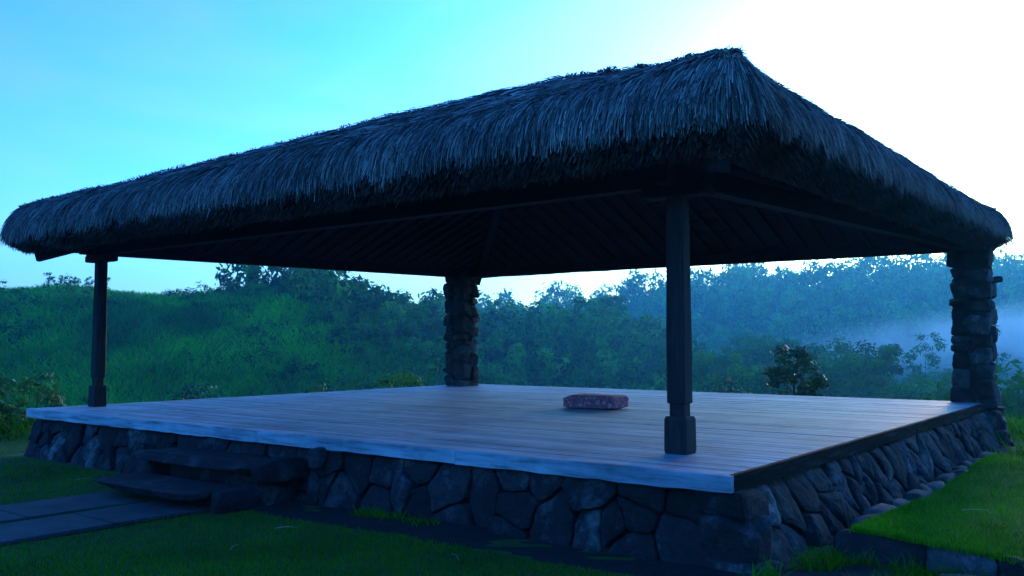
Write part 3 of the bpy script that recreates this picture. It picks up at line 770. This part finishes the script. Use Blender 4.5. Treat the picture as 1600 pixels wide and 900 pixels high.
# dry stalks dropped on the lawn
stalk_lab = ["pale dry stalk lying on the lawn near the right end of the path", "pale dry stalk on the front lawn nearest the bottom edge", "small dry stalk on the lawn left of the steps",
             "dry stalk on the lawn close to the soil bed under the wall", "pale dry stalk lying on the raised lawn"]
for i, (x, y, z, an, ln) in enumerate([(-3.55, -1.05, .03, .6, .2), (-3.3, -1.75, .03, 2.2, .16), (-7.6, -.75, .03, 1.0, .15), (-1.75, -.95, .03, 2.6, .18), (1.15, 2.2, TZ+.03, .4, .2)]):
    V = []; F = []
    for k in range(6):
        t = k/5; px = (t-.5)*ln; py = .008*sin(t*3+i); w = .0035*(1-.6*t)
        for q in range(5): V.append((px, py+w*cos(q*1.2566), .012*sin(t*3)+w*sin(q*1.2566)))
    for k in range(5):
        for q in range(5): F.append((k*5+q, k*5+(q+1)%5, (k+1)*5+(q+1)%5, (k+1)*5+q))
    o = link("dry_stalk", mesh("dry_stalk", V, F, M_STEM, True), None, stalk_lab[i], "stalk", "dry stalks on the grass", loc=(x, y, z)); o.rotation_euler = (0, 0, an)

# ------------------------------------------------------------------ trees and shrubs
def leaves(C, Nrm, size, rnd, tint):
    """leaf-shaped quads: centres, facing, size"""
    n = len(C); A = np.cross(Nrm, rnd.normal(size=(n, 3))); A /= np.linalg.norm(A, axis=1, keepdims=True)+1e-9
    B = np.cross(Nrm, A); s = size[:,None]
    V = np.stack([C-A*s, C-B*s*.42+Nrm*s*.08, C+A*s, C+B*s*.42+Nrm*s*.08], 1).reshape(-1, 3)
    return V, np.arange(n*4).reshape(-1, 4), np.repeat(tint, 4)
def crown(seed, clumps, per, leaf, shape=(1,1,1), rx=1.0, spread=.32, hollow=.35):
    """clumps of leaves spread through a crown volume centred on the origin"""
    r = np.random.default_rng(seed); C = r.normal(size=(clumps, 3)); C /= np.linalg.norm(C, axis=1, keepdims=True)
    C *= (hollow+(1-hollow)*r.random(clumps)**.6)[:,None]; C[:,2] = np.where(C[:,2] < -.45, -.45+.3*(C[:,2]+.45), C[:,2])
    lob = 1+.32*fnoise(C, 2.2, seed+5); C = C*lob[:,None]*np.array(shape)*rx
    sz = r.uniform(.6, 1.25, clumps)*spread*rx
    ci = np.repeat(np.arange(clumps), per); O = r.normal(size=(len(ci), 3)); O /= np.linalg.norm(O, axis=1, keepdims=True); O *= (r.random(len(ci))**.45)[:,None]
    O[:,2] *= .7
    P = C[ci]+O*sz[ci][:,None]
    Nm = O*1.0+C[ci]/(rx*1.0)*.35+r.normal(size=P.shape)*.45; Nm[:,2] += .35; Nm /= np.linalg.norm(Nm, axis=1, keepdims=True)
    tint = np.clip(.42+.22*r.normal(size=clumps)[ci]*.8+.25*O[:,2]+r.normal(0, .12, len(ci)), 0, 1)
    V, F, T = leaves(P, Nm, leaf*r.uniform(.6, 1.3, len(P)), r, tint)
    return V, F, T, C
def limb(pts, radii, sides=6):
    V = []; F = []
    for k, (p, rr) in enumerate(zip(pts, radii)):
        for q in range(sides): a = q/sides*2*pi; V.append((p[0]+rr*cos(a), p[1]+rr*sin(a), p[2]))
    for k in range(len(pts)-1):
        for q in range(sides): F.append((k*sides+q, k*sides+(q+1)%sides, (k+1)*sides+(q+1)%sides, (k+1)*sides+q))
    return V, F
def tree_meshes(seed, h, crad, czr, clumps, per, leaf, mat, trunk_r=.12, spread=.3, base=.45):
    """trunk with limbs and a crown; origin at the foot"""
    r = np.random.default_rng(seed); cz = h-czr*.95
    V, F, T, C = crown(seed, clumps, per, leaf, (1, 1, czr/crad), crad, spread)
    V = V+np.array([0, 0, cz])
    cm = npmesh("crown", V, F, mat, False, T)
    TV, TF = [], []
    def add(v, f):
        o = len(TV); TV.extend(v); TF.extend([tuple(i+o for i in q) for q in f])
    bend = r.normal(0, .12, 2)*h*.2
    pts = [(bend[0]*t*t, bend[1]*t*t, -.4+(cz+.4)*t) for t in np.linspace(0, 1, 6)]
    add(*limb(pts, [trunk_r*(1.25-.85*t) for t in np.linspace(0, 1, 6)], 7))
    for i in range(min(9, clumps)):
        e = C[int(r.integers(len(C)))]+np.array([0, 0, cz]); s0 = np.array(pts[3])*(1-.5*r.random())+np.array(pts[5])*0; t0 = r.uniform(.45, .95)
        s = np.array([bend[0]*t0*t0, bend[1]*t0*t0, -.4+(cz+.4)*t0]); mid = (s+e)/2+np.array([0, 0, -.06*h])
        add(*limb([s, mid, e], [trunk_r*.5, trunk_r*.32, trunk_r*.1], 5))
    return cm, mesh("trunk", TV, TF, M_BARK, True)
def place_tree(meshes, name, x, y, label, group=None, s=1.0, rot=0.0, cat="tree", z=None):
    t = link(name, None, None, label, cat, group, loc=(x, y, tz(x, y) if z is None else z)); t.rotation_euler = (0, 0, rot); t.scale = (s, s, s)
    link("crown", meshes[0], t); link("trunk", meshes[1], t)
    return t
# prototypes
T_ROUND = [tree_meshes(500+i, 7.0, 2.6, 2.6, 50, 150, .15, M_FOREST, .14, .32) for i in range(3)]
T_TALL = [tree_meshes(520+i, 9.0, 1.9, 3.4, 46, 140, .15, M_FOREST, .13, .32) for i in range(2)]
T_WISPY = [tree_meshes(530+i, 9.5, 2.2, 3.6, 38, 50, .15, M_FOREST, .09, .26) for i in range(2)]
T_SMALL = [tree_meshes(540+i, 4.2, 1.25, 1.3, 12, 22, .20, M_FOREST, .09, .42) for i in range(3)]

# small dark trees on the skyline of the grassy hill
def crest(a, b0, b1):
    bb = np.linspace(b0, b1, 80); x, y = wxy(np.full(80, a), bb); z = terrain(x, y); k = int(np.argmax((z-CZ)/bb)); return float(x[k]), float(y[k]), float(z[k]), float(bb[k])
sky_px = [(25, 1.15), (45, .8), (68, 1.0), (82, .7), (108, 1.0), (130, 1.0), (163, 1.15), (302, .7), (368, 1.25), (385, .9), (408, 1.1), (432, .9), (470, .9), (508, 1.2), (552, 1.1), (600, 1.0), (640, 1.2)]
ordn = ["first", "second", "third", "fourth", "fifth", "sixth", "seventh", "eighth", "ninth", "tenth", "eleventh", "twelfth", "thirteenth", "fourteenth", "fifteenth", "sixteenth", "seventeenth", "eighteenth", "nineteenth", "twentieth"]
for i, (px, s) in enumerate(sky_px):
    k = (px-800)/1390.7; a = k*136; x, y, z, bb = crest(a, 100, 150); a = k*bb; x, y, z, bb = crest(a, 100, 150)
    place_tree(T_SMALL[i % 3], "skyline_tree", x, y, "small dark tree on the grassy hill skyline, %s from the left" % ordn[i], "small trees along the grassy hill skyline", s*.62, i*1.7, z=z-.5)

# trees in the valley to the right of the near post
valley = [(1105, 545, 78, 'R', "round-crowned tree in the valley just right of the near timber post"), (1150, 550, 64, 'R', "bushy dark tree in the valley left of the glossy tree"), (1165, 520, 110, 'R', "pale hazy tree in the valley behind the bushy dark tree"),
          (1200, 525, 96, 'R', "hazy round tree rising behind the glossy tree"), (1262, 530, 100, 'R', "tall hazy tree just right of the glossy tree"), (1300, 528, 84, 'R', "broad tree in the valley centre right of the glossy tree"),
          (1330, 545, 70, 'R', "dense dark tree in the lower valley midway to the stone pillar"), (1352, 545, 104, 'T', "slim hazy tree in the valley behind the pointed tree"), (1392, 540, 66, 'T', "pointed dark tree in the valley left of the wispy tree"),
          (1445, 520, 92, 'W', "tall wispy thin-leaved tree beside the right stone pillar"), (1420, 572, 60, 'R', "low round tree at the deck edge left of the right pillar"), (1465, 575, 72, 'R', "low dark tree half behind the right stone pillar"),
          (1590, 560, 48, 'R', "dark tree right of the stone pillar at the picture edge"), (1575, 640, 34, 'R', "low leafy tree right of the pillar below the mist"), (1060, 575, 90, 'R', "dark tree seen half behind the near timber post"), (1535, 500, 120, 'W', "faint wispy tree in the mist right of the stone pillar")]
for i, (px, py, bb, kd, lab) in enumerate(valley):
    bb = bb*1.45 if px < 1550 else bb
    x, y = wxy((px-800)/1390.7*bb, bb); top = CZ+(536-py)/1390.7*bb; g = tz(x, y); P = {'R': T_ROUND, 'T': T_TALL, 'W': T_WISPY}[kd]; h0 = {'R': 7.0, 'T': 9.0, 'W': 9.5}[kd]
    s = max((top-g)/h0, .55); place_tree(P[i % len(P)], "valley_tree", x, y, lab, "trees in the misty valley", min(s, 2.3), i*2.1, z=top-h0*min(s, 2.3))

# tree with glossy leaves just behind the deck
gx, gy = wxy((1236-800)/1390.7*23, 23.0); gz = tz(gx, gy)
place_tree(tree_meshes(66, 1.76-gz, .85, 1.1, 27, 80, .085, M_LEAF, .06, .29), "glossy_tree", gx, gy, "small dark glossy-leaved tree standing just behind the deck", None, 1.0, .6)
# shrubs round the platform
def shrub(px, bb, top, rad, label, leaf=.07, mat=M_LEAF_LIGHT, seed=1, clumps=22, per=46):
    x, y = wxy((px-800)/1390.7*bb, bb); g = tz(x, y); zt = CZ+(536-top)/1390.7*bb; h = zt-g
    place_tree(tree_meshes(seed, h, rad, min(h*.55, rad*1.3), clumps, per, leaf, mat, .05, .34), "shrub", x, y, label, "shrubs around the platform", 1.0, seed*.7, "shrub")
shrub(8, 15.6, 616, .42, "bright leafy shrub at the left edge beside the stone wall", .055, seed=71)
shrub(45, 24, 560, 1.2, "yellow-green shrub behind the left corner of the deck", .09, seed=72, clumps=26)
shrub(-10, 27, 572, 1.5, "dark leafy shrub behind the bright shrub at the left edge", .10, M_LEAF, 73, 30)
shrub(624, 26, 584, .8, "light green shrub peeping over the deck edge left of the back pillar", .075, seed=74)
shrub(490, 31, 600, 1.4, "pale tall-stemmed shrub over the deck edge left of centre", .09, seed=75)
shrub(560, 44, 585, 2.0, "dark bush beyond the deck between the pale shrub and back pillar", .13, M_LEAF, 76, 30)
shrub(300, 46, 590, 2.2, "dark round bush beyond the deck on the left half", .13, M_LEAF, 77, 30)
shrub(1130, 36, 600, 1.2, "low bush over the deck edge right of the near post", .10, M_LEAF, 78)

# forests that read as one mass
def forest(name, pts, tmpl, size, label, squash=1.0, sink=.25):
    Vs, Fs, Ts = [], [], []; o = 0
    for i, (x, y) in enumerate(pts):
        V, F, T, _ = tmpl[int(rng.integers(len(tmpl)))]; s = size*rng.choice([.6, .85, 1.1, 1.5])*rng.uniform(.85, 1.15); a = rng.uniform(0, 6.28); c, sn = cos(a), sin(a)
        z = tz(x, y)+s*(1-sink)*.75
        Q = np.c_[(V[:,0]*c-V[:,1]*sn)*s+x, (V[:,0]*sn+V[:,1]*c)*s+y, V[:,2]*s*squash*rng.uniform(.85, 1.3)+z]
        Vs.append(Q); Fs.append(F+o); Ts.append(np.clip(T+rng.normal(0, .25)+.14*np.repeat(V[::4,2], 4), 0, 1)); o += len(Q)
    link(name, npmesh(name, np.vstack(Vs), np.vstack(Fs), M_FOREST, False, np.concatenate(Ts)), None, label, "forest", kind='stuff')
def jitter(a0, a1, b0, b1, step, cond):
    out = []
    for a in np.arange(a0, a1, step):
        for b in np.arange(b0, b1, step):
            aa = a+rng.uniform(-.5, .5)*step; bb = b+rng.uniform(-.5, .5)*step
            if cond(aa, bb): out.append(wxy(aa, bb))
    return out
TMB = [crown(600+i, 16, 21, .16, (1,1,.95), 1.0, .42, .45) for i in range(6)]
TMC = [crown(620+i, 14, 24, .135, (1,1,1.05), 1.0, .45, .45) for i in range(5)]
def condB(a, b):
    k = a/b*1390.7+800
    edge = 470+60*sin(b*.13)+40*sin(b*.31+1)
    return k > edge-40*(b > 140) and k < 1500 and b < 215 and not (k > 1090 and b > 150)
ptsB = jitter(-48, 62, 62, 212, 3.4, condB)
TMN = [crown(640+i, 18, 30, .105, (1,1,.95), 1.0, .38, .45) for i in range(5)]
dist = lambda p: (p[0]-CX)*FX+(p[1]-CY)*FY
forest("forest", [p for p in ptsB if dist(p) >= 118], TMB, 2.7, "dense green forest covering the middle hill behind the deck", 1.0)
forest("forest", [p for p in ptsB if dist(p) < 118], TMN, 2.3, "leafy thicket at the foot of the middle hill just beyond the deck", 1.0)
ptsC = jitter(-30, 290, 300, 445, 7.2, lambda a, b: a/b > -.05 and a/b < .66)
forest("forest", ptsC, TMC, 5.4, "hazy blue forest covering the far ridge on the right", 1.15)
def condS(a, b):
    k = a/b*1390.7+800; f = sin(a*.19+b*.07)+sin(a*.083-b*.12+2)+.7*sin(a*.37+b*.29)
    return -200 < k < 620 and (f > .5 or (k < 150 and f > .0 and b < 112) or (b > 120 and k > 330 and f > .35) or (b < 80 and f > -.2))
ptsS = jitter(-95, 0, 56, 146, 2.6, condS)
forest("scrub", ptsS, [crown(660+i, 9, 20, .13, (1,1,.9), 1.0, .5, .4) for i in range(4)], 1.3, "dark scrub patches growing on the grassy hillside", .8)
# tall grass on the left hill
n = 125000; bb = 55+100*rng.random(n)**.9; aa = rng.uniform(-.66, -.02, n)*bb; gx_, gy_ = wxy(aa, bb)
grass("tall_grass", np.stack([gx_, gy_], -1), terrain, .5, 1.25, .22, M_TALLGRASS, "tall green grass covering the hillside on the left", "grass", 1.0, .12, 2)
# leafy emergent trees along the far ridge
ridge_px = [905, 935, 1005, 1050, 1095, 1120, 1190, 1235, 1290, 1322, 1345, 1378, 1402, 1425, 1450, 1468, 1560, 1580]
for i, px in enumerate(ridge_px):
    k = (px-800)/1390.7; x, y, z, b = crest(k*430, 380, 440); a = k*b; x, y = wxy(a, b); z = tz(x, y)
    P = (T_WISPY, T_TALL, T_WISPY)[i % 3]; place_tree(P[i % 2], "ridge_tree", x, y, "hazy blue tree standing above the far ridge line, %s from the left" % ordn[i], "trees along the far ridge line", 1.25+.3*sin(i*2.3), i*1.3, z=z)
x, y = wxy((955-800)/1390.7*190, 190); place_tree(T_ROUND[1], "spreading_tree", x, y, "dark spreading tree on the middle hill skyline left of the near post", None, 1.35, .4, z=tz(x, y)+.5)

# ------------------------------------------------------------------ air: even haze, and the mist lying in the valley
def volume_mat(name, c, dens, aniso):
    m = bpy.data.materials.new(name); m.use_nodes = True; nt = m.node_tree; nt.nodes.clear()
    o = nt.nodes.new("ShaderNodeOutputMaterial"); v = nt.nodes.new("ShaderNodeVolumePrincipled")
    v.inputs['Color'].default_value = (*c, 1); v.inputs['Density'].default_value = dens; v.inputs['Anisotropy'].default_value = aniso
    nt.links.new(v.outputs[0], o.inputs['Volume']); return m
V, F = box_vf(-720, 720, -730, 710, -19, 62)
link("haze", mesh("haze", V, F, volume_mat("haze", (.10,.60,1.0), .0007, .62)), None, "thin blue morning haze over the valley", "haze", kind='stuff')
def mist():
    nu, nv = 40, 18; V = []; F = []
    for j in range(nv+1):
        ph = -pi/2+pi*j/nv
        for i in range(nu):
            t = i/nu*2*pi; V.append((cos(ph)*cos(t), cos(ph)*sin(t), sin(ph)))
    for j in range(nv):
        for i in range(nu): F.append((j*nu+i, j*nu+(i+1)%nu, (j+1)*nu+(i+1)%nu, (j+1)*nu+i))
    m = volume_mat("mist", (.97,.98,1.0), .010, .45); nt = m.node_tree; vol = [q for q in nt.nodes if q.type == 'PRINCIPLED_VOLUME'][0]
    tc = nt.nodes.new("ShaderNodeTexCoord"); ln = nt.nodes.new("ShaderNodeVectorMath"); ln.operation = 'LENGTH'
    no = N(nt, "ShaderNodeTexNoise", Scale=1.0, Detail=4.0, Distortion=.8); mpp = nt.nodes.new("ShaderNodeMapping"); mpp.inputs['Scale'].default_value = (6.0, 3.0, 1.3); nt.links.new(tc.outputs['Object'], mpp.inputs[0]); nt.links.new(mpp.outputs[0], no.inputs['Vector'])
    nt.links.new(tc.outputs['Object'], ln.inputs[0])
    mr = nt.nodes.new("ShaderNodeMapRange"); mr.interpolation_type = 'SMOOTHSTEP'
    for k, v in (('From Min', 1.0), ('From Max', .15), ('To Min', 0.0), ('To Max', 1.0)): mr.inputs[k].default_value = v
    nt.links.new(ln.outputs['Value'], mr.inputs['Value'])
    mr2 = nt.nodes.new("ShaderNodeMapRange")
    for k, v in (('From Min', .38), ('From Max', .66), ('To Min', 0.08), ('To Max', 1.0)): mr2.inputs[k].default_value = v
    nt.links.new(no.outputs[0], mr2.inputs['Value'])
    mu = nt.nodes.new("ShaderNodeMath"); mu.operation = 'MULTIPLY'; nt.links.new(mr.outputs[0], mu.inputs[0]); nt.links.new(mr2.outputs[0], mu.inputs[1])
    mu2 = nt.nodes.new("ShaderNodeMath"); mu2.operation = 'MULTIPLY'; nt.links.new(mu.outputs[0], mu2.inputs[0]); mu2.inputs[1].default_value = .042
    nt.links.new(mu2.outputs[0], vol.inputs['Density'])
    x, y = wxy(175, 250)
    o = link("mist", mesh("mist", V, F, m), None, "pale bank of mist lying in the valley on the right", "mist", kind='stuff', loc=(x, y, 6))
    o.scale = (120, 60, 13); o.rotation_euler = (0, radians(-5), -YAW)
mist()
